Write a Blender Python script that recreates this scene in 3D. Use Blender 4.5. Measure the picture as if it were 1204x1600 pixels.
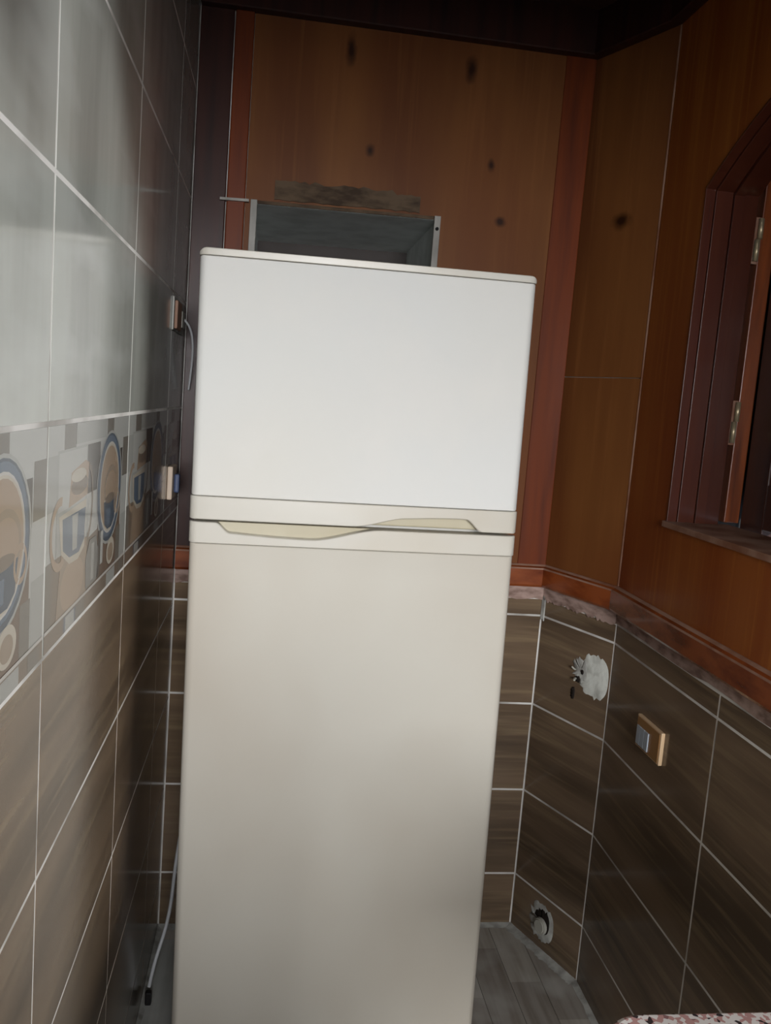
import bpy, bmesh, math, random
from mathutils import Vector, Matrix
from mathutils.geometry import tessellate_polygon
for o in list(bpy.data.objects): bpy.data.objects.remove(o)
random.seed(7)
SC = bpy.context.scene; COL = SC.collection
# ------------------------------------------------------------------ camera
cam_d = bpy.data.cameras.new('camera'); cam = bpy.data.objects.new('camera', cam_d); COL.objects.link(cam)
CX, CZ = 0.2281, 1.4431
Rt = Vector((0.98899905, -0.12634501, 0.07692737)); Up = Vector((-0.05980591, 0.13411997, 0.98915878)); Fw = Vector((0.13529277, 0.9828778, -0.12508834))
m = Matrix((Rt, Up, -Fw)).transposed().to_4x4(); m.translation = Vector((CX, 0, CZ)); cam.matrix_world = m
cam_d.sensor_fit = 'AUTO'; cam_d.sensor_width = 36; cam_d.lens = 1339.2866 * 36 / 1600; cam_d.clip_start = 0.02
SC.camera = cam
# ------------------------------------------------------------------ world, light, exposure
w = bpy.data.worlds.new('world'); SC.world = w; w.use_nodes = True
w.node_tree.nodes['Background'].inputs[0].default_value = (0.75, 0.85, 1, 1)
w.node_tree.nodes['Background'].inputs[1].default_value = 0.5
def area(name, loc, target, sx, sy, power, col, spread=180):
    d = bpy.data.lights.new(name, 'AREA'); d.shape = 'RECTANGLE'; d.size = sx; d.size_y = sy; d.energy = power; d.color = col
    d.spread = math.radians(spread)
    o = bpy.data.objects.new(name, d); COL.objects.link(o); o.location = loc
    o.rotation_euler = (Vector(target) - Vector(loc)).to_track_quat('-Z', 'Y').to_euler(); return o
area('doorway_daylight', (0.52, -3.2, 2.50), (0.52, 2.0, 1.0), 1.1, 2.6, 460, (0.98, 0.985, 1.0))
area('window_daylight', (3.1, -1.6, 2.5), (0.0, 1.1, 1.5), 0.22, 0.22, 125, (0.97, 0.99, 1.0))
SC.view_settings.view_transform = 'Standard'; SC.view_settings.look = 'None'
SC.view_settings.gamma = 1; SC.view_settings.use_curve_mapping = False
SC.view_settings.exposure = 0.0
# ------------------------------------------------------------------ measures (metres, left wall x=0, camera looks along +y)
W, YB, DX, DY = 1.0887, 2.2056, 0.9815, 1.9554      # width, back wall, diagonal start x, diagonal end y
ZR, ZL, V2 = 0.904, 1.3957, 1.417                   # tile row lines right / left, left vertical joint
YN = -1.35                                          # near end of the room
ZC = 2.44
# ------------------------------------------------------------------ materials
def mat(name, col, rough=0.5, spec=0.5, metal=0, coat=0, coat_rough=0.05, noise=None, bump=None, emit=None):
    """noise = list of (scale xyz, detail, colour2, lo, hi); bump = (scale, strength)"""
    M = bpy.data.materials.new(name); M.use_nodes = True; nt = M.node_tree; N = nt.nodes; L = nt.links
    b = N['Principled BSDF']; b.inputs['Roughness'].default_value = rough; b.inputs['Metallic'].default_value = metal
    b.inputs['Specular IOR Level'].default_value = spec; b.inputs['Coat Weight'].default_value = coat; b.inputs['Coat Roughness'].default_value = coat_rough
    b.inputs['Base Color'].default_value = (*col, 1)
    g = N.new('ShaderNodeNewGeometry'); cur = None
    for (sc, det, c2, lo, hi) in (noise or []):
        mp = N.new('ShaderNodeMapping'); mp.inputs['Scale'].default_value = sc; L.new(g.outputs['Position'], mp.inputs[0])
        n = N.new('ShaderNodeTexNoise'); n.inputs['Scale'].default_value = 1; n.inputs['Detail'].default_value = det; L.new(mp.outputs[0], n.inputs['Vector'])
        r = N.new('ShaderNodeMapRange'); r.inputs[1].default_value = lo; r.inputs[2].default_value = hi; L.new(n.outputs[0], r.inputs[0])
        mx = N.new('ShaderNodeMix'); mx.data_type = 'RGBA'; L.new(r.outputs[0], mx.inputs[0])
        if cur: L.new(cur, mx.inputs[6])
        else: mx.inputs[6].default_value = (*col, 1)
        mx.inputs[7].default_value = (*c2, 1); cur = mx.outputs[2]
    if cur: L.new(cur, b.inputs['Base Color'])
    if bump:
        n = N.new('ShaderNodeTexNoise'); n.inputs['Scale'].default_value = bump[0]; n.inputs['Detail'].default_value = 3
        L.new(g.outputs['Position'], n.inputs['Vector'])
        bp = N.new('ShaderNodeBump'); bp.inputs['Strength'].default_value = bump[1]; bp.inputs['Distance'].default_value = 0.002
        L.new(n.outputs[0], bp.inputs['Height']); L.new(bp.outputs[0], b.inputs['Normal'])
    if emit: b.inputs['Emission Color'].default_value = (*emit[0], 1); b.inputs['Emission Strength'].default_value = emit[1]
    return M
def s(r, g, b):
    f = lambda c: (c/255/12.92) if c/255 <= .04045 else ((c/255+.055)/1.055)**2.4
    return (f(r), f(g), f(b))
def add_spots(M, spots, col):
    """darken round knots at world positions: (x, z, rx, rz) on the back wall"""
    nt = M.node_tree; N = nt.nodes; L = nt.links; b = N['Principled BSDF']
    src = b.inputs['Base Color'].links[0].from_socket
    g = N.new('ShaderNodeNewGeometry')
    nz = N.new('ShaderNodeTexNoise'); nz.inputs['Scale'].default_value = 25; L.new(g.outputs['Position'], nz.inputs['Vector'])
    for (c, rad) in spots:
        sub = N.new('ShaderNodeVectorMath'); sub.operation = 'SUBTRACT'; L.new(g.outputs['Position'], sub.inputs[0]); sub.inputs[1].default_value = c
        dv = N.new('ShaderNodeVectorMath'); dv.operation = 'DIVIDE'; L.new(sub.outputs[0], dv.inputs[0]); dv.inputs[1].default_value = rad
        ln = N.new('ShaderNodeVectorMath'); ln.operation = 'LENGTH'; L.new(dv.outputs[0], ln.inputs[0])
        ad = N.new('ShaderNodeMath'); ad.operation = 'ADD'; L.new(ln.outputs['Value'], ad.inputs[0]); L.new(nz.outputs[0], ad.inputs[1])
        r = N.new('ShaderNodeMapRange'); r.inputs[1].default_value = 0.75; r.inputs[2].default_value = 1.5; r.inputs[3].default_value = 0.92; r.inputs[4].default_value = 0
        L.new(ad.outputs[0], r.inputs[0])
        mx = N.new('ShaderNodeMix'); mx.data_type = 'RGBA'; L.new(r.outputs[0], mx.inputs[0]); L.new(src, mx.inputs[6]); mx.inputs[7].default_value = (*col, 1)
        src = mx.outputs[2]
    L.new(src, b.inputs['Base Color'])
M = {}
M['grout'] = mat('grout', s(212, 209, 204), .8, .3, noise=[((8, 8, 8), 3, s(150, 145, 138), .45, .7)])
M['mortar'] = mat('mortar', s(166, 142, 132), .9, .2, noise=[((25, 25, 60), 4, s(120, 98, 88), .4, .65)], bump=(60, .3))
M['light_tile'] = mat('light_tile', s(172, 174, 166), .13, .5, noise=[((1, 7, 1.3), 4, s(142, 143, 136), .4, .68), ((2, 3, 9), 3, s(182, 184, 178), .5, .75)])
M['brown_tile'] = mat('brown_tile', s(116, 97, 78), .16, .5, noise=[((1.2, 1.2, 12), 4, s(82, 68, 54), .38, .66), ((3, 3, 60), 3, s(128, 110, 86), .5, .8)])
M['wood'] = mat('wood', s(150, 88, 38), .34, .25, coat=.12, coat_rough=.12, noise=[((9, 9, .9), 5, s(130, 66, 26), .4, .68), ((60, 60, 2), 3, s(172, 108, 46), .52, .85), ((2.5, 2.5, 1.2), 2, s(120, 52, 20), .45, .75)])
M['wood_knotty'] = mat('wood_knotty', s(120, 76, 40), .42, .12, coat=.05, coat_rough=.15, noise=[((7, 7, .9), 5, s(98, 58, 32), .4, .68), ((60, 60, 2), 3, s(130, 84, 46), .55, .95), ((2.5, 2.5, 1.2), 2, s(104, 58, 30), .45, .75)])
M['red_wood'] = mat('red_wood', s(108, 50, 22), .4, .15, coat=.08, coat_rough=.12, noise=[((40, 40, 3), 4, s(86, 40, 22), .4, .7)])
M['ledge_wood'] = mat('ledge_wood', s(134, 68, 32), .26, .5, coat=.5, coat_rough=.1, noise=[((12, 12, 30), 4, s(96, 40, 16), .42, .7)])
M['pale_wood'] = mat('pale_wood', s(150, 118, 100), .6, .3, noise=[((12, 12, 12), 4, s(116, 76, 56), .4, .66)])
M['dark_wood'] = mat('dark_wood', s(56, 30, 24), .4, .2, noise=[((40, 40, 3), 4, s(38, 22, 20), .4, .7)])
M['jamb_wood'] = mat('jamb_wood', s(66, 30, 18), .25, .5, coat=.4, coat_rough=.12, noise=[((45, 45, 3), 5, s(60, 26, 16), .4, .68)])
M['leaf_wood'] = mat('leaf_wood', s(66, 32, 20), .3, .5, coat=.3, coat_rough=.15, noise=[((45, 45, 3), 5, s(54, 26, 18), .4, .7)])
M['orange_wood'] = mat('orange_wood', s(132, 66, 28), .3, .5, coat=.3, noise=[((50, 50, 4), 4, s(84, 38, 18), .4, .7)])
M['fridge_white'] = mat('fridge_white', s(222, 222, 218), .6, .22, coat=.0, coat_rough=.06, noise=[((1.6, 1.6, 1.3), 2, s(222, 219, 210), .42, .75), ((6, 6, 5), 3, s(226, 224, 218), .5, .8)])
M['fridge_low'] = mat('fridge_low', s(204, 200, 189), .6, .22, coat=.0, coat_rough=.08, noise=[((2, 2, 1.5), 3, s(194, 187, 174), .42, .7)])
M['fridge_strip'] = mat('fridge_strip', s(208, 204, 193), .28, .5, noise=[((6, 6, 6), 2, s(202, 195, 180), .45, .75)])
M['scoop_tan'] = mat('scoop_tan', s(190, 182, 158), .4, .4, noise=[((6, 2, 6), 2, s(178, 168, 140), .4, .7)])
M['gasket'] = mat('gasket', s(62, 58, 54), .7, .3)
M['cabinet_white'] = mat('cabinet_white', s(214, 211, 203), .4, .4)
M['galv'] = mat('galv', s(244, 250, 247), .5, .4, metal=0, noise=[((14, 14, 14), 4, s(220, 226, 222), .4, .7)])
M['galv_dark'] = mat('galv_dark', s(86, 80, 78), .8, .3, noise=[((9, 9, 9), 3, s(78, 73, 70), .4, .7)])
M['frame_metal'] = mat('frame_metal', s(150, 146, 138), .45, .5, noise=[((20, 20, 8), 3, s(116, 112, 104), .4, .7)])
M['residue'] = mat('residue', s(98, 82, 66), .95, .2, noise=[((18, 18, 50), 4, s(66, 54, 44), .4, .65)], bump=(50, .4))
M['plaster'] = mat('plaster', s(206, 208, 200), .85, .3, noise=[((30, 30, 30), 4, s(168, 168, 160), .5, .75)], bump=(50, 1))
M['dust'] = mat('dust', s(176, 176, 170), .9, .2, noise=[((25, 25, 25), 4, s(130, 128, 122), .4, .68)], bump=(60, .3))
M['hole'] = mat('hole', s(34, 28, 24), .9, .2)
M['pipe_cap'] = mat('pipe_cap', s(160, 158, 148), .5, .4)
M['plate_beige'] = mat('plate_beige', s(146, 108, 64), .35, .5, noise=[((60, 60, 20), 3, s(150, 106, 60), .4, .7)])
M['plate_edge'] = mat('plate_edge', s(206, 176, 140), .4, .4)
M['rocker'] = mat('rocker', s(160, 170, 180), .3, .5)
M['box_beige'] = mat('box_beige', s(196, 176, 156), .45, .4)
M['blue'] = mat('blue', s(62, 74, 104), .4, .4)
M['black'] = mat('black', s(26, 24, 24), .5, .4)
M['cord'] = mat('cord', s(200, 202, 204), .4, .4)
M['hinge'] = mat('hinge', s(176, 160, 130), .35, .5, metal=.6)
M['floor_base'] = mat('floor_base', s(170, 170, 164), .6, .3)
FT = [mat('floor_tone', s(*c), .35, .4, noise=[((45, 3, 1), 4, s(c[0]-26, c[1]-28, c[2]-30), .4, .7), ((5, 5, 5), 3, s(200, 200, 195), .5, .85)]) for c in ((172, 167, 158), (188, 178, 166), (152, 146, 138), (176, 178, 173))]
M['ceiling'] = mat('ceiling', s(60, 34, 26), .5, .4, noise=[((4, 40, 4), 4, s(44, 26, 20), .4, .7)])
M['plain_wall'] = mat('plain_wall', s(150, 140, 128), .8, .3)
# granite
g_ = mat('granite', s(170, 140, 132), .15, .5)
nt = g_.node_tree; vo = nt.nodes.new('ShaderNodeTexVoronoi'); vo.inputs['Scale'].default_value = 230
ge = nt.nodes.new('ShaderNodeNewGeometry'); nt.links.new(ge.outputs['Position'], vo.inputs['Vector'])
cr = nt.nodes.new('ShaderNodeValToRGB'); cr.color_ramp.interpolation = 'CONSTANT'
for i, (p_, c_) in enumerate([(0, s(60, 52, 52)), (.2, s(176, 136, 130)), (.5, s(214, 208, 202)), (.85, s(132, 98, 96))]):
    e = cr.color_ramp.elements[i] if i < 2 else cr.color_ramp.elements.new(p_)
    e.position = p_; e.color = (*c_, 1)
nt.links.new(vo.outputs['Color'], cr.inputs[0]); nt.links.new(cr.outputs[0], nt.nodes['Principled BSDF'].inputs['Base Color'])
M['granite'] = g_; M['granite_highlight'] = mat('granite_highlight', s(216, 206, 202), .2, .5, noise=[((90, 90, 90), 2, s(150, 120, 118), .5, .7)])  # pale edge colour carries the highlight of the rounded rim
M['oak_base'] = mat('oak_base', s(190, 186, 178), .5, .4)
# prints on the decorated tile
PR = {k: mat('print_' + k, s(*[.82*(.82*q+.18*sum(c)/3) for q in c]), .15, .5) for k, c in dict(white=(192, 192, 184), pale=(176, 176, 168), taupe=(124, 116, 104), umber=(132, 112, 92), dark=(78, 70, 64),
      tan=(180, 150, 120), cream=(204, 192, 170), blue=(92, 112, 134), navy=(62, 80, 100), sand=(166, 142, 116), brown=(118, 90, 70), line=(206, 200, 190), jar=(132, 132, 126)).items()}
# ------------------------------------------------------------------ helpers
def link(name, mesh, parent=None, mats=(), **props):
    o = bpy.data.objects.new(name, mesh); COL.objects.link(o)
    if parent: o.parent = parent
    for k, v in props.items(): o[k] = v
    return o
def mesh_of(name, verts, faces, mats, idx=None, smooth=False):
    me = bpy.data.meshes.new(name); me.from_pydata([tuple(v) for v in verts], [], faces)
    for q in (mats if isinstance(mats, (list, tuple)) else [mats]): me.materials.append(M[q] if isinstance(q, str) else q)
    if idx:
        for p, i in zip(me.polygons, idx): p.material_index = i
    if smooth:
        for p in me.polygons: p.use_smooth = True
    me.update(); return me
def fix(me):
    bm = bmesh.new(); bm.from_mesh(me); bmesh.ops.recalc_face_normals(bm, faces=bm.faces); bm.to_mesh(me); bm.free(); return me
def box(name, a, b, m, parent=None, bev=0, seg=2, **props):
    bm = bmesh.new(); bmesh.ops.create_cube(bm, size=1)
    for v in bm.verts: v.co = Vector([(a[i]+b[i])/2 + v.co[i]*abs(b[i]-a[i]) for i in range(3)])
    if bev: bmesh.ops.bevel(bm, geom=bm.edges[:], offset=bev, segments=seg, affect='EDGES', profile=.6)
    me = bpy.data.meshes.new(name); bm.to_mesh(me); bm.free(); me.materials.append(M[m] if isinstance(m, str) else m)
    return link(name, me, parent, **props)
def prism(name, loops, fn, d0, d1, m, parent=None, bev=0, edge_mat=None, **props):
    """polygon (first loop outer, others holes) in (u,v); fn(u,v,d)->xyz; solid between depths d0 and d1"""
    pts = [p for l in loops for p in l]; n = len(pts)
    tri = tessellate_polygon([[Vector((u, v, 0)) for u, v in l] for l in loops])
    V = [fn(u, v, d0) for u, v in pts] + [fn(u, v, d1) for u, v in pts]
    F = [tuple(t) for t in tri] + [tuple(i+n for i in t)[::-1] for t in tri]; k = 0; ix = [0]*len(F)
    for l in loops:
        c = len(l)
        for i in range(c):
            j = (i+1) % c; F.append((k+i, k+j, k+j+n, k+i+n)); ix.append(1 if edge_mat else 0)
        k += c
    me = mesh_of(name, V, F, [m, edge_mat] if edge_mat else m, ix); fix(me)
    o = link(name, me, parent, **props)
    if bev:
        b = o.modifiers.new('b', 'BEVEL'); b.width = bev; b.segments = 2; b.limit_method = 'ANGLE'; b.angle_limit = math.radians(50)
    return o
def tube(name, pts, r, m, parent=None, res=10, **props):
    c = bpy.data.curves.new(name, 'CURVE'); c.dimensions = '3D'; c.bevel_depth = r; c.bevel_resolution = 3; c.use_fill_caps = True
    sp = c.splines.new('NURBS'); sp.points.add(len(pts)-1); sp.use_endpoint_u = True; sp.order_u = 4; sp.resolution_u = res
    for p, q in zip(sp.points, pts): p.co = (*q, 1)
    t = bpy.data.objects.new('t', c); COL.objects.link(t); dg = bpy.context.evaluated_depsgraph_get()
    me = bpy.data.meshes.new_from_object(t.evaluated_get(dg)); bpy.data.objects.remove(t); me.materials.clear(); me.materials.append(M[m])
    for p in me.polygons: p.use_smooth = True
    return link(name, me, parent, **props)
def empty(name, loc=(0, 0, 0), **props):
    o = bpy.data.objects.new(name, None); COL.objects.link(o); o.location = loc; o.empty_display_size = .1
    for k, v in props.items(): o[k] = v
    return o
# wall frames: fn(u, z, d) with d out of the wall face into the room
dd = Vector((W-DX, DY-YB, 0)); DL = dd.length; dd.normalize(); dn = Vector((dd.y, -dd.x, 0))      # points into the room
if dn.x > 0: dn = -dn
f_left = lambda u, z, d: Vector((d, u, z))
f_back = lambda u, z, d: Vector((u, YB-d, z))
f_diag = lambda u, z, d: Vector((DX, YB, 0)) + dd*u + dn*d + Vector((0, 0, z))
f_right = lambda u, z, d: Vector((W-d, u, z))
# ------------------------------------------------------------------ tiled walls
G = 0.0025; TC = {}
def tile(fn, u0, u1, z0, z1, m, parent, tag):
    u0 += G; u1 -= G; z0 += G; z1 -= G
    if u1-u0 < .004 or z1-z0 < .004: return
    w_, h_ = round(u1-u0, 4), round(z1-z0, 4); key = (tag, w_, h_, m)
    o0 = fn(0, 0, 0)
    if key not in TC:
        c = .0006; V = []
        for (a, b, e) in ((0, 0, -.008), (0, 0, -c), (c, c, 0)):
            for (p, q) in ((a, b), (w_-a, b), (w_-a, h_-b), (a, h_-b)): V.append(fn(p, q, e) - o0)
        F = [(8, 9, 10, 11), (3, 2, 1, 0)]
        for k in (0, 4):
            for i in range(4): j = (i+1) % 4; F.append((k+i, k+j, k+4+j, k+4+i))
        TC[key] = fix(mesh_of('tile', V, F, m))
    o = link('tile', TC[key], parent); o.location = fn(u0, z0, 0) + Vector((0, 0, 0)) - o0 + o0
    # verts are relative to fn(0,0,0)
    return o
def slab(name, fn, loops, m, d0=-.1, d1=-.0004, **props): return prism(name, loops, fn, d1, d0, m, **props)
rect = lambda a, b, c, d: [(a, c), (b, c), (b, d), (a, d)]
# left wall : tiled full height
wl = slab('wall_left', f_left, [rect(YN, YB+.1, -.05, ZC+.05)], 'grout', kind='structure')
zs = [0] + [ZL - .25*k for k in range(5, -1, -1)] + [ZL+.25*k for k in range(1, 5)] + [ZC]
ys = [YN] + [V2 - .4975*k for k in range(5, -1, -1)] + [V2+.4975, YB]
DEC = []
for i in range(len(zs)-1):
    for j in range(len(ys)-1):
        if ys[j+1] < -.3: continue
        z0, z1 = zs[i], zs[i+1]
        t_ = tile(f_left, ys[j], ys[j+1], z0, z1, 'light_tile' if z0 > ZL-.3+.04 else 'brown_tile', wl, 'L')
        if abs(z1-ZL) < 1e-4 and ys[j+1] > .5 and t_: DEC.append((t_, ys[j], ys[j+1]))
# prints (flat artwork fired on the decorated row)
def ell(cx, cz, rx, rz, a0=0, a1=360, n=28): return [(cx+rx*math.cos(math.radians(a0+(a1-a0)*k/n)), cz+rz*math.sin(math.radians(a0+(a1-a0)*k/n))) for k in range(n + (0 if a1-a0 >= 360 else 1))]
def ring(cx, cz, rx, rz, t, a0=0, a1=360, n=28):
    o_ = ell(cx, cz, rx, rz, a0, a1-.01, n); i_ = ell(cx, cz, rx-t, rz-t, a0, a1-.01, n); return o_ + i_[::-1]
R4 = lambda a, b, c, d: rect(a, b, c, d)
ART = [('white', R4(0, .4975, 0, .25)), ('taupe', R4(.072, .13, .212, .25)), ('taupe', R4(.32, .368, .205, .25)), ('dark', R4(.19, .275, .155, .218)),
    ('umber', R4(.03, .27, .02, .10)), ('brown', R4(.27, .44, .02, .155)), ('dark', R4(.415, .445, .15, .2)), ('taupe', R4(.449, .4975, .155, .215)), ('pale', R4(.005, .05, .155, .215)),
    ('taupe', R4(.41, .445, .02, .08)), ('pale', R4(.448, .4975, .02, .095)), ('taupe', R4(0, .03, .02, .10)), ('pale', R4(.13, .315, .222, .247)),
    ('pale', R4(.045, .195, .10, .219)), ('white', R4(.05, .19, .15, .216)),
    ('white', [(.205, .096), (.27, .10), (.27, .152), (.205, .15)]),
    ('sand', [(.05, .02), (.21, .02), (.205, .10), (.07, .10)]), ('tan', ell(.13, .055, .06, .032)),
    ('tan', [(.10, .15), (.20, .155), (.205, .195), (.185, .20), (.11, .19)]), ('umber', ell(.155, .172, .045, .012)), ('cream', ell(.15, .184, .04, .008)),
    ('cream', [(.055, .145), (.195, .15), (.19, .09), (.155, .08), (.11, .082), (.07, .1)]),
    ('blue', [(.072, .14), (.192, .14), (.188, .1), (.16, .088), (.11, .09), (.078, .103)]), ('pale', [(.12, .138), (.15, .138), (.148, .095), (.125, .095)]),
    ('tan', ring(.062, .125, .045, .042, .010, 80, 300)), ('umber', ring(.205, .145, .03, .05, .009, -90, 90)),
    ('pale', ell(.35, .148, .094, .082)), ('navy', ell(.35, .148, .088, .078)), ('blue', ell(.35, .150, .083, .073)), ('cream', ell(.35, .148, .070, .064)), ('tan', ell(.35, .148, .066, .060)),
    ('sand', ring(.36, .145, .05, .035, .008)), ('cream', ell(.355, .128, .043, .01)), ('navy', [(.31, .13), (.40, .13), (.392, .098), (.37, .088), (.34, .088), (.318, .098)]),
    ('umber', ell(.355, .132, .036, .007)), ('blue', [(.325, .118), (.36, .118), (.358, .095), (.335, .094)]), ('tan', ring(.408, .122, .022, .02, .006)),
    ('line', ring(.35, .148, .072, .066, .003)),
    ('jar', [(.205, .03), (.275, .03), (.28, .07), (.262, .092), (.222, .092), (.2, .07)]), ('pale', [(.235, .035), (.252, .035), (.252, .085), (.235, .085)]), ('dark', R4(.278, .292, .03, .095)), ('white', R4(.294, .312, .045, .092)),
    ('cream', ell(.37, .052, .03, .02)), ('sand', ell(.37, .05, .02, .013)),
    ('umber', R4(0, .4975, .0, .024)), ('line', R4(0, .4975, .0235, .0275)), ('blue', R4(.09, .15, .002, .022)), ('pale', R4(.098, .143, .003, .021)), ('taupe', R4(.15, .2, .002, .022)), ('pale', R4(.345, .41, .002, .022)), ('taupe', R4(.44, .48, .002, .022))]
for (t_, y0, y1) in DEC:
    V = []; F = []; ix = []; keys = list(PR)
    full = y1-y0 > .4
    off = y1-.4975 if y0 < 1 else y0
    for k, (c, poly) in enumerate(ART):
        q = [(u, v) for u, v in poly]
        lim = (y0-off+.003, y1-off-.003)
        if max(u for u, v in q) <= lim[0] or min(u for u, v in q) >= lim[1]: continue
        q = [(min(max(u, lim[0]), lim[1]), min(max(v, .003), .247)) for u, v in q]
        n0 = len(V); tri = tessellate_polygon([[Vector((u, v, 0)) for u, v in q]])
        V += [Vector((.00004+.00001*k, off+u, ZL-.25+v)) for u, v in q]
        for a, b, c3 in tri:
            A, B, C_ = V[n0+a], V[n0+b], V[n0+c3]
            nx = (B-A).cross(C_-A).x
            if abs(nx) < 1e-12: continue
            F.append((n0+a, n0+b, n0+c3) if nx > 0 else (n0+c3, n0+b, n0+a)); ix.append(keys.index(c))
    me = mesh_of('print', [v - t_.location for v in V], F, [PR[k] for k in keys], ix)
    link('print', me, t_, label='printed pattern of coffee cups and blue-ringed plates')
# back wall
DUCT = (0.145, 0.607, 1.50, 1.905)   # x0,x1,z0,z1
TL = .0167
duct_loop = [(DUCT[0], DUCT[2]), (DUCT[1], DUCT[2]), (DUCT[1], DUCT[3]+TL*(DUCT[1]-DUCT[0])), (DUCT[0], DUCT[3])]
wb = slab('wall_back', f_back, [rect(-.1, DX+.08, -.05, ZC+.05), duct_loop[::-1]], 'grout', kind='structure')
wd = slab('wall_diagonal', f_diag, [rect(-.0, DL+.0, -.05, ZC+.05)], 'grout', kind='structure')
# window opening in right wall: y WY0..WY1, sill WZ, arched head
WY0, WY1, WZ, WS = 0.76, 1.742, 1.238, 1.935
arch = lambda y: WS + .16*(1 - abs((y-(WY0+WY1)/2)/((WY1-WY0)/2))**2)
head = [(WY1 - (WY1-WY0)*k/24, arch(WY1 - (WY1-WY0)*k/24)) for k in range(25)]
win = [(WY0, WZ), (WY1, WZ)] + head
arch2 = lambda y: 1.935 + .30*(1 - abs((y+.10)/.55)**2)
win2 = [(-.65, 1.22), (.45, 1.22)] + [(.45-1.1*k/24, arch2(.45-1.1*k/24)) for k in range(25)]
wr = slab('wall_right', f_right, [rect(YN, DY+.05, -.05, ZC+.05), win[::-1], win2[::-1]], 'grout', kind='structure', d0=-.085)
zr = [0] + [ZR-.25*k for k in (3, 2, 1, 0)] + [.952]
for i in range(len(zr)-1):
    for a, b in ((0, DX-.9925), (DX-.9925, DX-.4975), (DX-.4975, DX)):
        tile(f_back, max(a, 0), b, zr[i], zr[i+1], 'brown_tile', wb, 'B')
    tile(f_diag, 0, DL, zr[i], zr[i+1], 'brown_tile', wd, 'D')
    for k in range(5): tile(f_right, DY-.4975*(k+1), DY-.4975*k, zr[i], zr[i+1], 'brown_tile', wr, 'R')
# mortar band under the wood
def ragged(name, fn, u0, u1, z0, z1, th, parent, amp=.006, n=40, m='mortar'):
    rnd = random.Random(len(name) + int(u1*100)); bot = []; top = []
    for k in range(n+1):
        u = u0+(u1-u0)*k/n; bot.append((u, z0 + (rnd.random()-.5)*amp)); top.append((u, z1))
    return prism(name, [bot + top[::-1]], fn, th, -.001, m, parent)
ragged('mortar_band', f_back, 0.002, DX-.002, .950, .99, .004, wb)
ragged('mortar_band', f_diag, 0.002, DL-.002, .950, .99, .004, wd, amp=.012)
ragged('mortar_band', f_right, -.3, DY-.004, .956, .99, .004, wr)
ragged('mortar_smear', f_diag, 0.001, .012, .895, .96, .004, wd, amp=.01, n=4, m='dust')
# ------------------------------------------------------------------ wood cladding
ZB, ZT = .985, 2.337
PD = .008
kn = [((.36, YB, 2.285), (.016, .2, .045)), ((.659, YB, 2.275), (.018, .2, .04)), ((.423, YB, 2.058), (.014, .2, .02)), ((.73, YB, 2.055), (.013, .2, .02)), ((.765, YB, 1.921), (.018, .2, .016)),
      (tuple(f_diag(.128, 1.926, 0)), (.016, .3, .026))]
add_spots(M['wood_knotty'], kn, s(34, 16, 10))
prism('wood_panel', [rect(.128, .90, ZB, ZT), duct_loop[::-1]], f_back, PD, -.001, 'wood_knotty', wb, bev=.001)
prism('corner_board', [rect(.002, .080, ZB, ZT)], f_back, .012, -.001, 'dark_wood', wb, bev=.002)
prism('batten', [rect(.083, .127, ZB, ZT)], f_back, .016, -.001, 'red_wood', wb, bev=.003)
prism('batten', [rect(.897, DX-.006, ZB, ZT)], f_back, .011, -.001, 'red_wood', wb, bev=.002)
prism('wood_panel', [rect(.004, DL-.001, ZB, 1.548)], f_diag, PD, -.001, 'wood_knotty', wd, bev=.001)
prism('wood_panel', [rect(.004, DL-.001, 1.5495, ZT)], f_diag, PD, -.001, 'wood_knotty', wd, bev=.001)
prism('edge_bead', [rect(DL-.004, DL+.001, ZB, ZT)], f_diag, .0095, .0, 'pale_wood', wd, bev=.001)
prism('wood_panel', [rect(YN, DY-.007, ZB, ZT), win[::-1], win2[::-1]], f_right, PD, -.001, 'wood', wr)
# ledge moulding following back, diagonal and right walls
def moulding(name, path, prof, m, mats_idx=None, **props):
    """path: list of (x,y); prof: list of (d,z), d measured to the left of travel (into the room)"""
    P = [Vector((x, y, 0)) for x, y in path]; V = []; n = len(prof)
    for i, p in enumerate(P):
        a = (P[i]-P[i-1]).normalized() if i > 0 else (P[1]-P[0]).normalized()
        b = (P[i+1]-P[i]).normalized() if i < len(P)-1 else a
        na = Vector((a.y, -a.x, 0)); nb = Vector((b.y, -b.x, 0)); mi = (na+nb); mi = mi/(mi.dot(na))
        V += [p + mi*d + Vector((0, 0, z)) for d, z in prof]
    F = []; ix = []
    for i in range(len(P)-1):
        for k in range(n):
            l = (k+1) % n; F.append((i*n+k, i*n+l, (i+1)*n+l, (i+1)*n+k)); ix.append((mats_idx or [0]*n)[k])
    F.append(tuple(range(n))); F.append(tuple(range((len(P)-1)*n, len(P)*n))[::-1]); ix += [0, 0]
    return link(name, fix(mesh_of(name, V, F, m, ix)), None, **props)
path = [(0.003, YB-PD), (DX-.004, YB-PD), (W-PD, DY-.004), (W-PD, -.3)]
moulding('trim_1', path, [(0, 1.047), (.004, 1.047), (.010, 1.043), (.018, 1.040), (.020, 1.036), (.020, .994), (.016, .988), (0, .986)], ['ledge_wood', 'pale_wood'], [1, 1, 0, 1, 0, 0, 0, 0], kind='structure')  # paler bands put the ledge's edge highlights into its colour
moulding('trim_2', [(0.003, YB-PD), (DX-.004, YB-PD), (W-PD, DY-.004), (W-PD, YN)], [(0, 2.336), (.028, 2.336), (.030, 2.339), (.030, ZC), (0, ZC)], ['dark_wood'], kind='structure')
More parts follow.
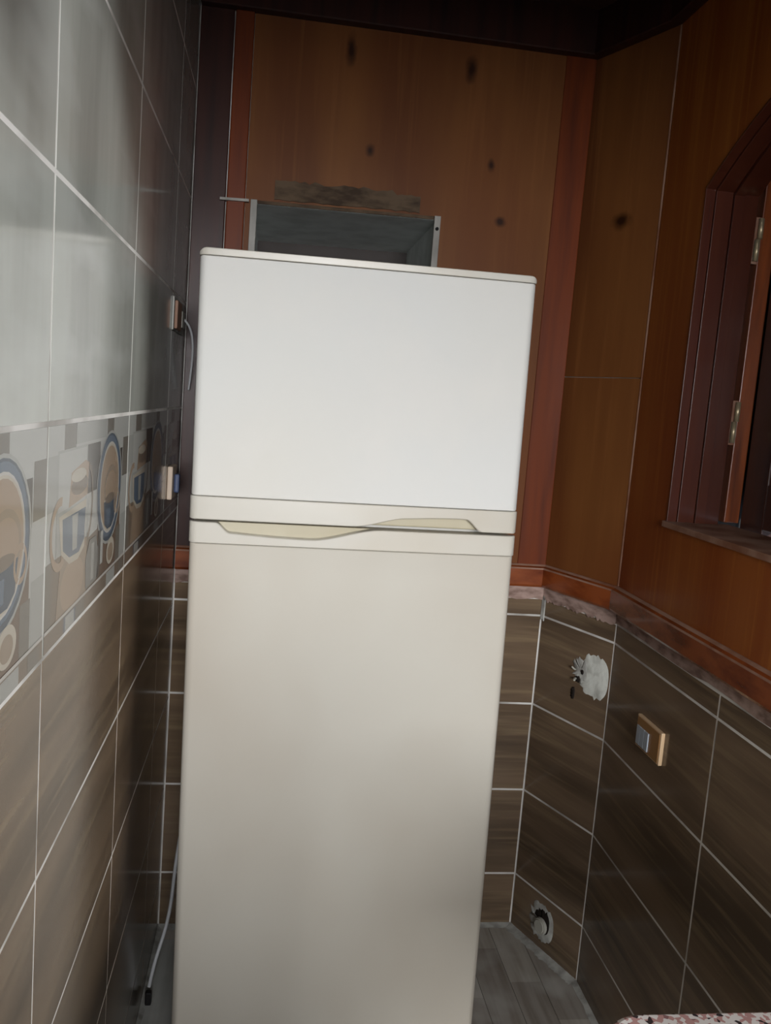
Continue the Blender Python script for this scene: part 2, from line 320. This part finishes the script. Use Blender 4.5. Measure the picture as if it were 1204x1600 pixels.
# ceiling, floor, near wall with the doorway
ceil_ = box('ceiling', (-.1, YN, ZC), (W+.3, YB+.1, ZC+.06), 'ceiling', kind='structure')
fl = box('floor', (-.1, YN-.4, -.06), (W+.3, YB+.1, -.004), 'floor_base', kind='structure')
box('shade_wall', (.001, -.55, 0.0), (.62, -.38, 1.16), 'plain_wall', kind='structure')  # unseen half wall, added to shade the lower refrigerator door
box('unseen_beam', (.001, YN, 1.98), (W-.012, 0.0, 2.10), 'dark_wood', kind='structure')  # unseen ceiling beam, added to shade the upper walls
box('wall_front', (-.1, YN-.1, 1.98), (W+.3, YN, ZC+.06), 'plain_wall', kind='structure')
# floor strips with staggered ends
pw, pl = .083, .33; cache = {}
nx = int(W/pw)+1; rnd = random.Random(3)
for i in range(nx):
    y = YB - [0, .21, .1, .27, .05][i % 5] - (0 if i % 5 else 0)
    ends = [YB-.001]; yy = YB - .06 - (i*.137) % pl
    while yy > .5: ends.append(yy); yy -= pl
    for k in range(len(ends)-1):
        x0, x1 = i*pw+.001, min((i+1)*pw, W)-.0002; y1, y0 = ends[k], ends[k+1]
        pts = [(x0, y0), (x1, y0), (x1, y1), (x0, y1)]
        # clip by the diagonal wall
        def inside(p): return (Vector((p[0]-DX, p[1]-YB, 0))).dot(dn) > .002
        out = []
        for a in range(4):
            p, q = pts[a], pts[(a+1) % 4]; pi, qi = inside(p), inside(q)
            if pi: out.append(p)
            if pi != qi:
                lo, hi = 0., 1.
                for _ in range(20):
                    mid = (lo+hi)/2; r_ = (p[0]+(q[0]-p[0])*mid, p[1]+(q[1]-p[1])*mid)
                    if inside(r_) == pi: lo = mid
                    else: hi = mid
                out.append(r_)
        if len(out) < 3: continue
        h_ = rnd.uniform(-.0004, 0)
        prism('floor_plank', [out], lambda u, v, d: Vector((u, v, d)), h_, -.005, FT[rnd.randrange(4)], fl)
# grout dust run along the foot of the walls
def dust_run(pts, nrm, wd_, parent):
    V = []; F = []; n = 50; rnd = random.Random(5)
    a, b = Vector(pts[0]), Vector(pts[1])
    for k in range(n+1):
        p = a.lerp(b, k/n); e = wd_*(.85+.3*rnd.random())
        V += [p + Vector((0, 0, .005 + .001*rnd.random())), p + nrm*e*.4 + Vector((0, 0, .002)), p + nrm*e + Vector((0, 0, .0002))]
    for k in range(n): F += [(3*k, 3*k+1, 3*k+4, 3*k+3), (3*k+1, 3*k+2, 3*k+5, 3*k+4)]
    o = link('grout_fillet', fix(mesh_of('grout_fillet', V, F, 'dust', smooth=True)), parent)
dust_run([(0, YB-.0005, 0), (DX, YB-.0005, 0)], Vector((0, -1, 0)), .02, fl)
dust_run([(DX, YB, 0), (W, DY, 0)], dn, .026, fl)
dust_run([(W-.0005, DY, 0), (W-.0005, .5, 0)], Vector((-1, 0, 0)), .014, fl)
dust_run([(.0005, YB, 0), (.0005, .8, 0)], Vector((1, 0, 0)), .012, fl)
# ------------------------------------------------------------------ window (arched, shuttered) in the right wall
wn = empty('window_1', (W, WY1, WZ), kind='structure')
def inv(o, p): o.parent = p; o.matrix_parent_inverse = Matrix.Translation(-p.location); return o
XF = W+.105
# jamb: stepped mouldings across the reveal, following the arch
def jamb(name, x0, x1, inset, m):
    lo = [(WY0, WZ), (WY1, WZ)] + head
    cy, cz = (WY0+WY1)/2, WZ+.35
    outer = [(WY0-.001, WZ)] + [(WY0-.001, WS)] + [(y, z+.001) for y, z in head[::-1]] + [(WY1+.001, WZ)]
    inner = [(WY1-inset, WZ)] + [(WY1-inset + (WY0-WY1+2*inset)*k/24, arch(WY1-(WY1-WY0)*k/24)-inset) for k in range(25)] + [(WY0+inset, WZ)]
    return inv(prism(name, [outer + inner], lambda u, v, d: Vector((d, u, v)), x0, x1, m, None, bev=.002), wn)
jamb('architrave', W-.0095, W+.012, .004, 'jamb_wood')
jamb('jamb_lining', W+.0125, W+.050, .007, 'jamb_wood')
jamb('jamb_bead', W+.0505, W+.072, .0125, 'jamb_wood')
jamb('jamb_lining', W+.0725, XF, .009, 'jamb_wood')
inv(box('sill', (W-.016, WY0-.01, WZ-.012), (XF+.03, WY1+.006, WZ+.001), 'pale_wood', None, bev=.002), wn)
# outer frame post (orange) after a dark gap, then the closed leaf
inv(box('frame_strip', (XF+.016, WY1-.004, WZ+.006), (XF+.05, WY1+.03, 2.1), 'orange_wood', None, bev=.002), wn)
inv(box('blackout_backing', (XF-.0, WY0-.06, WZ-.012), (XF+.115, WY0-.02, 2.15), 'black', None), wn)  # unseen black sheet, added to keep stray daylight off the refrigerator
inv(box('blackout_backing', (XF+.10, WY0-.05, WZ+.045), (XF+.115, WY1+.06, 2.15), 'black', None), wn)
inv(box('blackout_backing', (XF-.0, WY1+.02, WZ-.012), (XF+.10, WY1+.06, 2.15), 'black', None), wn)
inv(box('blackout_backing', (XF-.0, WY0-.06, 2.0+.11), (XF+.115, WY1+.06, 2.15), 'black', None), wn)
def leaf(y0, y1):
    sh = empty('shutter_leaf', (XF+.05, y1, WZ+.012)); inv(sh, wn); sh.location = (XF+.05, y1, WZ+.012)
    x0, x1 = XF+.052, XF+.082
    top = 2.10
    def p(n, a, b, c, d, xx0=x0, xx1=x1, m='leaf_wood', bev=.003):
        o = box(n, (xx0, a, c), (xx1, b, d), m, None, bev=bev); o.parent = sh; o.matrix_parent_inverse = Matrix.Translation(-Vector((XF+.05, y1, WZ+.012)) ); return o
    p('stile', y1-.085, y1, WZ-.012, top); p('stile', y0, y0+.085, WZ-.012, top)
    for zz in ((WZ+.003, WZ+.10), (1.64, 1.70)): p('rail', y0+.086, y1-.086, *zz)
    for zz in ((WZ+.1005, 1.6395), (1.7005, top)):
        p('leaf_panel', y0+.086, y1-.086, *zz, xx0=x0+.014, xx1=x1-.006, bev=.001)
        p('raised_field', y0+.12, y1-.12, zz[0]+.035, zz[1]-.035, xx0=x0+.005, xx1=x0+.0145, bev=.004)
leaf(1.262, 1.735); leaf(.80, 1.255)
for zz in (1.462, 1.842):
    h = empty('hinge', (XF+.008, WY1-.006, zz)); inv(h, wn)
    for nm, a, b in (('knuckle', -.045, -.0005), ('knuckle', .0005, .042)):
        c = bmesh.new(); bmesh.ops.create_cone(c, cap_ends=True, segments=14, radius1=.0055, radius2=.0055, depth=b-a)
        me = bpy.data.meshes.new(nm); c.to_mesh(me); c.free(); me.materials.append(M['hinge'])
        for q in me.polygons: q.use_smooth = len(q.vertices) == 4
        o = link(nm, me, h); o.location = (0.002*(1 if a < -.01 else 3.0), 0, (a+b)/2)
    pl_ = box('hinge_plate', (-.004, .004, -.05), (.014, .0065, .045), 'pale_wood', h, bev=.0008)
# a strip of daylight is seen under the leaf: narrow opening in the backing to the sky
# ------------------------------------------------------------------ ventilation duct in the back wall
du = empty('ventilation_duct', (.376, YB, 1.5), label='grey metal ventilation duct opening in the wood wall above the refrigerator', category='vent')
def dpart(name, a, b, m, bev=0, tilt=True):
    o = box(name, a, b, m, None, bev=bev)
    if tilt:
        for v in o.data.vertices: v.co.z += TL*(v.co.x-DUCT[0])
    return inv(o, du)
x0, x1, z0, z1 = DUCT; e = .0006
dpart('duct_top', (x0+e, YB-.006, z1-.004), (x1-e, YB+.5, z1-e), 'galv')
dpart('duct_side', (x0+e, YB-.006, z0+e), (x0+.003, YB+.5, z1-.004), 'galv'); dpart('duct_side', (x1-.003, YB-.006, z0+e), (x1-e, YB+.5, z1-.004), 'galv')
dpart('duct_bottom', (x0+e, YB-.006, z0+e), (x1-e, YB+.5, z0+.004), 'galv')
dpart('duct_back', (x0+e, YB+.5, z0), (x1-e, YB+.505, z1), 'galv_dark')
dpart('frame_bar', (x0-.004, YB-.020, z0-.01), (x0+.012, YB-.0085, z1+.004), 'frame_metal', .001)
dpart('frame_bar', (x1-.012, YB-.020, z0-.01), (x1+.004, YB-.0085, z1+.004), 'frame_metal', .001)
dpart('frame_bar', (x0+.0125, YB-.013, z1-.004), (x1-.0125, YB-.0085, z1+.004), 'residue', .001)
sc = bmesh.new(); bmesh.ops.create_uvsphere(sc, u_segments=10, v_segments=6, radius=.0045)
me = bpy.data.meshes.new('screw'); sc.to_mesh(me); sc.free(); me.materials.append(M['black'])
o = link('screw', me); o.location = (x1-.004, YB-.021, 1.885); inv(o, du)
# residue strip above the duct
rn = random.Random(11); bot = []; top = []
for k in range(31):
    u = .197+.36*k/30; base = TL*(u-.145)
    bot.append((u, 1.914+base+rn.uniform(-.001, .002))); top.append((u, 1.961+base+rn.uniform(-.005, .003) - (.006 if k > 24 else 0)))
V = []; 
o = prism('adhesive_strip', [bot+top[::-1]], f_back, PD+.004, PD+.0003, 'residue')
o['label'] = 'rough dark adhesive residue strip stuck just above the grey duct opening'; o['category'] = 'residue'
o = prism('metal_strip', [[(.068, 1.899), (.137, 1.901), (.137, 1.907), (.068, 1.905)]], f_back, .026, .0165, 'frame_metal')
o['label'] = 'short thin metal strip on the dark wood left of the duct'; o['category'] = 'bracket'
# ------------------------------------------------------------------ refrigerator
fr = empty('refrigerator', (.4105, 1.615, .0), label='tall off-white two-door refrigerator standing in the tiled alcove', category='refrigerator')
fr.rotation_euler = (0, -.0105, 0); fr.location.z = .004
HW = .3135
def profile(hw, r=.016, bulge=.004, n=24, dy=0):
    pts = []
    for k in range(7):
        a = math.pi/2*k/6; pts.append((-hw + r - r*math.cos(a), dy + r - r*math.sin(a)))
    for k in range(1, n): x = -hw+r+(2*hw-2*r)*k/n; pts.append((x, dy - bulge*(1-(x/(hw-r))**2)))
    for k in range(7):
        a = math.pi/2*k/6; pts.append((hw - r + r*math.sin(a), dy + r - r*math.cos(a)))
    return pts
def skin(name, zb, zt, m, th=.018, extra_x=(), hw=HW, dy=0, inset_edge=.0015, parent=fr):
    """front skin: outer profile + inner offset; zb,zt functions of x"""
    base = profile(hw, dy=dy)
    front = [p for p in base if abs(p[0]) < hw-.0161]
    L_ = base[:7]; R_ = base[-7:]
    xs = sorted(set([round(p[0], 5) for p in front] + [round(x, 5) for x in extra_x]))
    F_ = [(x, dy - .004*(1-(x/(hw-.016))**2)) for x in xs]
    prof = [(-hw, dy+th+.004)] + L_ + F_ + R_ + [(hw, dy+th+.004)]
    n = len(prof); V = []; e = inset_edge
    for (x, y) in prof:
        b_, t_ = zb(x), zt(x)
        ix = x*(1-e/hw); iy = y+e if abs(x) < hw-.008 else y
        yi = dy+th+.004
        V += [(ix, iy, b_), (x, y, b_+e), (x, y, t_-e), (ix, iy, t_), (ix, yi, t_), (ix, yi, b_)]
    F = []
    for i in range(n-1):
        a, b = 6*i, 6*(i+1)
        for k in range(6): l = (k+1) % 6; F.append((a+k, b+k, b+l, a+l))
    F.append(tuple(range(6))); F.append(tuple(range(6*(n-1), 6*n))[::-1])
    me = fix(mesh_of(name, V, F, m))
    o = link(name, me, parent)
    for p in me.polygons: p.use_smooth = abs(p.normal.z) < .3
    me.set_sharp_from_angle(angle=math.radians(35)) if hasattr(me, 'set_sharp_from_angle') else None
    return o
sm = lambda t: t*t*(3-2*t) if 0 < t < 1 else (0 if t <= 0 else 1)
ZS = 1.2000            # seam centre (local)
ztop_low = ZS-.0025; zbot_up = ZS+.0025
def low_top(x):        # scoop on the left of the lower door
    X = x
    if X < -.268: return ztop_low
    if X < -.240: return ztop_low - .019*sm((X+.268)/.028)
    if X < -.09: return ztop_low - .019 - .006*math.sin(math.pi*(X+.240)/.30)
    if X < .05: return ztop_low - .025 + .025*sm((X+.09)/.14)
    return ztop_low
def up_bot(x):         # scoop on the right of the upper door
    if x < -.01: return zbot_up
    if x < .10: return zbot_up + .020*sm((x+.01)/.11)
    if x < .212: return zbot_up + .020 + .004*math.sin(math.pi*(x-.10)/.2)
    if x < .246: return zbot_up + .0235*(1-sm((x-.212)/.034))
    return zbot_up
EX = [-.268 + .003*k for k in range(12)] + [-.23+.01*k for k in range(29)]; EX2 = [-.01+.01*k for k in range(22)] + [.212+.003*k for k in range(13)]
GU, GLo = 1.2465, 1.157
# cabinet body
box('cabinet', (-HW+.006, .052, .06), (HW-.006, .535, 1.686), 'cabinet_white', fr, bev=.008)
box('gasket', (-HW+.014, .043, .075), (HW-.014, .053, ZS-.012), 'gasket', fr); box('gasket', (-HW+.014, .043, ZS+.012), (HW-.014, .053, 1.678), 'gasket', fr)
# freezer door
fd = empty('freezer_door'); fd.parent = fr
skin('door_panel', lambda x: GU+.0005, lambda x: 1.6818, 'fridge_white', parent=fd)
skin('handle_strip', up_bot, lambda x: GU-.0005, 'fridge_strip', extra_x=EX2, dy=-.0015, hw=HW+.0018, parent=fd)
# rounded top cap
def topz(x):
    a = max(0, abs(x)-(HW-.012))/.014; return 1.6955 - .011*(1-math.sqrt(max(0, 1-min(a, 1)**2)))
skin('top_cap', lambda x: 1.6828, topz, 'fridge_strip', extra_x=[], dy=-.0015, hw=HW+.0015, inset_edge=.001, parent=fd)
box('door_core', (-HW+.004, .021, ZS+.0035), (HW-.004, .043, 1.690), 'scoop_tan', fd, bev=.003)
# fridge door
ld = empty('fridge_door'); ld.parent = fr
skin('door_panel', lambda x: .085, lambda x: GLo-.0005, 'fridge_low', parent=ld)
skin('handle_strip', lambda x: GLo+.0005, low_top, 'fridge_strip', extra_x=EX, dy=-.0015, hw=HW+.0018, parent=ld)
box('door_core', (-HW+.004, .021, .088), (HW-.004, .043, ZS-.0035), 'scoop_tan', ld, bev=.003)
box('kick_plate', (-HW+.02, .03, .02), (HW-.02, .05, .08), 'gasket', fr, bev=.003)
for sx in (-1, 1):
    for yy in (.09, .50):
        c = bmesh.new(); bmesh.ops.create_cone(c, cap_ends=True, segments=16, radius1=.02, radius2=.016, depth=.06)
        me = bpy.data.meshes.new('foot'); c.to_mesh(me); c.free(); me.materials.append(M['black'])
        o = link('foot', me, fr); o.location = (sx*.27, yy, .030 - .0105*(0))
# ------------------------------------------------------------------ patches and electrics on the right
def blob(fn, u0, u1, zlo, zhi, seed, parent=None, name='plaster_patch', m='plaster', d=.004, jag=.012):
    rn = random.Random(seed); pts = []; cu, cz = (u0+u1)/2, (zlo+zhi)/2; n = 44
    for k in range(n):
        a = 2*math.pi*k/n; c, s_ = math.cos(a), math.sin(a)
        rr = 1/max(abs(c)**2.6 + abs(s_)**2.6, 1e-6)**(1/2.6)
        u = cu + (u1-u0)/2*c*rr; z = cz + (zhi-zlo)/2*s_*rr
        if c < .55: u += rn.uniform(-1, .4)*jag*(.6-c)/1.6; z += rn.uniform(-.5, .5)*jag
        pts.append((min(u, u1), z))
    V = [fn(u, z, .0003) for u, z in pts] + [fn(cu+(u-cu)*.9, cz+(z-cz)*.9, d*rn.uniform(.8, 1.0)) for u, z in pts] + [fn(cu+(u-cu)*.4, cz+(z-cz)*.4, d*rn.uniform(.95, 1.1)) for u, z in pts] + [fn(cu, cz, d)]
    F = []
    for r_ in (0, 1):
        for i in range(n): j = (i+1) % n; F.append((r_*n+i, r_*n+j, (r_+1)*n+j, (r_+1)*n+i))
    for i in range(n): F.append((2*n+i, 2*n+(i+1) % n, 3*n))
    return link(name, fix(mesh_of(name, V, F, m, smooth=True)), parent)
pp = empty('plaster_patch', tuple(f_diag(.2, .79, 0)), label='ragged white plaster patch with a cable hole on the diagonal tiled wall', category='plaster')
def under(o, p): return inv(o, p)
under(blob(f_diag, .172, .266, .745, .856, 3, name='plaster', jag=.010, d=.0016), pp)
under(blob(f_diag, .150, .195, .77, .832, 8, name='plaster', d=.002, jag=.016, m='dust'), pp)
under(blob(f_diag, .156, .172, .770, .786, 5, name='cable_hole', m='hole', d=.0035, jag=.004), pp)
under(blob(f_diag, .172, .182, .795, .806, 6, name='cable_hole', m='hole', d=.0036, jag=.004), pp)
under(blob(f_diag, .146, .156, .722, .752, 9, name='cable_hole', m='hole', d=.003, jag=.006), pp)
under(tube('cable_stub', [f_diag(.158, .778, .004), f_diag(.160, .78, .014), f_diag(.168, .778, .018)], .0028, 'pipe_cap'), pp)
under(tube('cable_stub', [f_diag(.152, .80, .003), f_diag(.158, .803, .012), f_diag(.150, .808, .014)], .0024, 'pipe_cap'), pp)
hp = empty('pipe_outlet', tuple(f_diag(.13, .06, 0)), label='round capped pipe stub in a broken tile hole near the floor', category='pipe')
under(blob(f_diag, .085, .172, .028, .128, 12, name='broken_rim', m='dust', d=.003, jag=.012), hp)
under(blob(f_diag, .105, .160, .05, .118, 14, name='hole', m='hole', d=.0042, jag=.012), hp)
c = bmesh.new(); bmesh.ops.create_cone(c, cap_ends=True, segments=24, radius1=.024, radius2=.020, depth=.012)
bmesh.ops.bevel(c, geom=[e_ for e_ in c.edges if abs(e_.verts[0].co.z-e_.verts[1].co.z) < 1e-4], offset=.003, segments=2, affect='EDGES')
me = bpy.data.meshes.new('pipe_cap'); c.to_mesh(me); c.free(); me.materials.append(M['pipe_cap'])
o = link('pipe_cap', me); o.matrix_world = Matrix.Translation(f_diag(.131, .074, .010)) @ dn.to_track_quat('Z', 'Y').to_matrix().to_4x4(); bpy.context.view_layer.update(); mw = o.matrix_world.copy(); o.parent = hp; o.matrix_parent_inverse = Matrix.Translation(-hp.location)
# switch plate on the right wall
sw = empty('switch_plate', (W, 1.705, .76), label='beige wood-look switch plate with pale grey rockers on the right tiled wall', category='switch')
inv(box('plate', (W-.009, 1.646, .725), (W-.0002, 1.766, .797), 'plate_edge', None, bev=.002), sw)
inv(box('plate_face', (W-.0105, 1.651, .729), (W-.0092, 1.762, .793), 'plate_beige', None, bev=.0006), sw)
for k in range(3): inv(box('rocker', (W-.0135, 1.698+.0195*k, .733), (W-.0106, 1.698+.0195*k+.0185, .775), 'rocker', None, bev=.0008), sw)
# socket on the left wall with blue plug
so = empty('wall_socket', (0, 1.99, 1.23), label='small cream box socket with a blue plug on the left wall behind the refrigerator', category='socket')
inv(box('socket_box', (.0003, 1.955, 1.192), (.012, 2.03, 1.267), 'box_beige', None, bev=.003), so)
inv(box('plug', (.0122, 1.985, 1.205), (.024, 2.005, 1.248), 'blue', None, bev=.004), so)
jb = empty('junction_box', (0, 1.95, 1.6), label='open beige junction box high on the left wall beside the wood corner', category='socket')
inv(box('box_back', (.0003, 1.91, 1.565), (.004, 2.12, 1.635), 'dust', None, bev=.001), jb)
inv(box('box_rim', (.0042, 1.92, 1.568), (.011, 2.0, 1.628), 'pale_wood', None, bev=.003), jb)
inv(box('terminal', (.0042, 2.03, 1.578), (.010, 2.08, 1.615), 'pipe_cap', None, bev=.002), jb)
inv(tube('wire', [(.008, 2.07, 1.6), (.022, 2.09, 1.59), (.03, 2.12, 1.55), (.022, 2.16, 1.49), (.016, 2.18, 1.44)], .0025, 'cord'), jb)
# power cord hanging beside the refrigerator
pc = empty('power_cord', (.012, 1.9, .0), label='white power cord with a dark plug trailing to the floor left of the refrigerator', category='cord')
inv(tube('cord', [(.10, 2.19, .70), (.085, 2.17, .55), (.072, 2.05, .44), (.064, 1.93, .36), (.059, 1.94, .28), (.053, 1.95, .20), (.040, 1.93, .14), (.026, 1.91, .10), (.018, 1.90, .045)], .0042, 'cord'), pc)
inv(box('plug', (.010, 1.893, .0005), (.025, 1.907, .034), 'black', None, bev=.004), pc)
# ------------------------------------------------------------------ granite worktop, near right
cx0, cy1, r_ = .548, .693, .05
loop = [(W-.001, .25), (W-.001, cy1)] + [(cx0+r_-r_*math.sin(math.pi/2*k/8), cy1-r_+r_*math.cos(math.pi/2*k/8)) for k in range(9)] + [(cx0, .25)]
ct = empty('kitchen_counter', ((cx0+W)/2, 0, 0), label='pink speckled granite worktop with a pale rounded edge at the lower right', category='counter')
inv(prism('worktop', [loop], lambda u, v, d: Vector((u, v, d)), .9, .868, 'granite', None, bev=.005, edge_mat='granite_highlight'), ct)
for yy in (.3, .6): inv(prism('bracket', [[(cx0+.12, .867), (W-.009, .867), (W-.009, .60), (W-.04, .60), (cx0+.12, .84)]], lambda u, v, d: Vector((u, d, v)), yy, yy+.02, 'oak_base'), ct)
# the near window over the counter, outside the frame: its frame
w2 = empty('window_2', (W, -.1, 1.22), kind='structure')
inv(prism('window_frame', [[(u*1.0, z-.0) for u, z in win2], [(-.10+(u+.10)*.92, 1.5+(z-1.5)*.94) for u, z in win2][::-1]], f_right, -.02, -.07, 'jamb_wood'), w2)
bpy.context.view_layer.update()
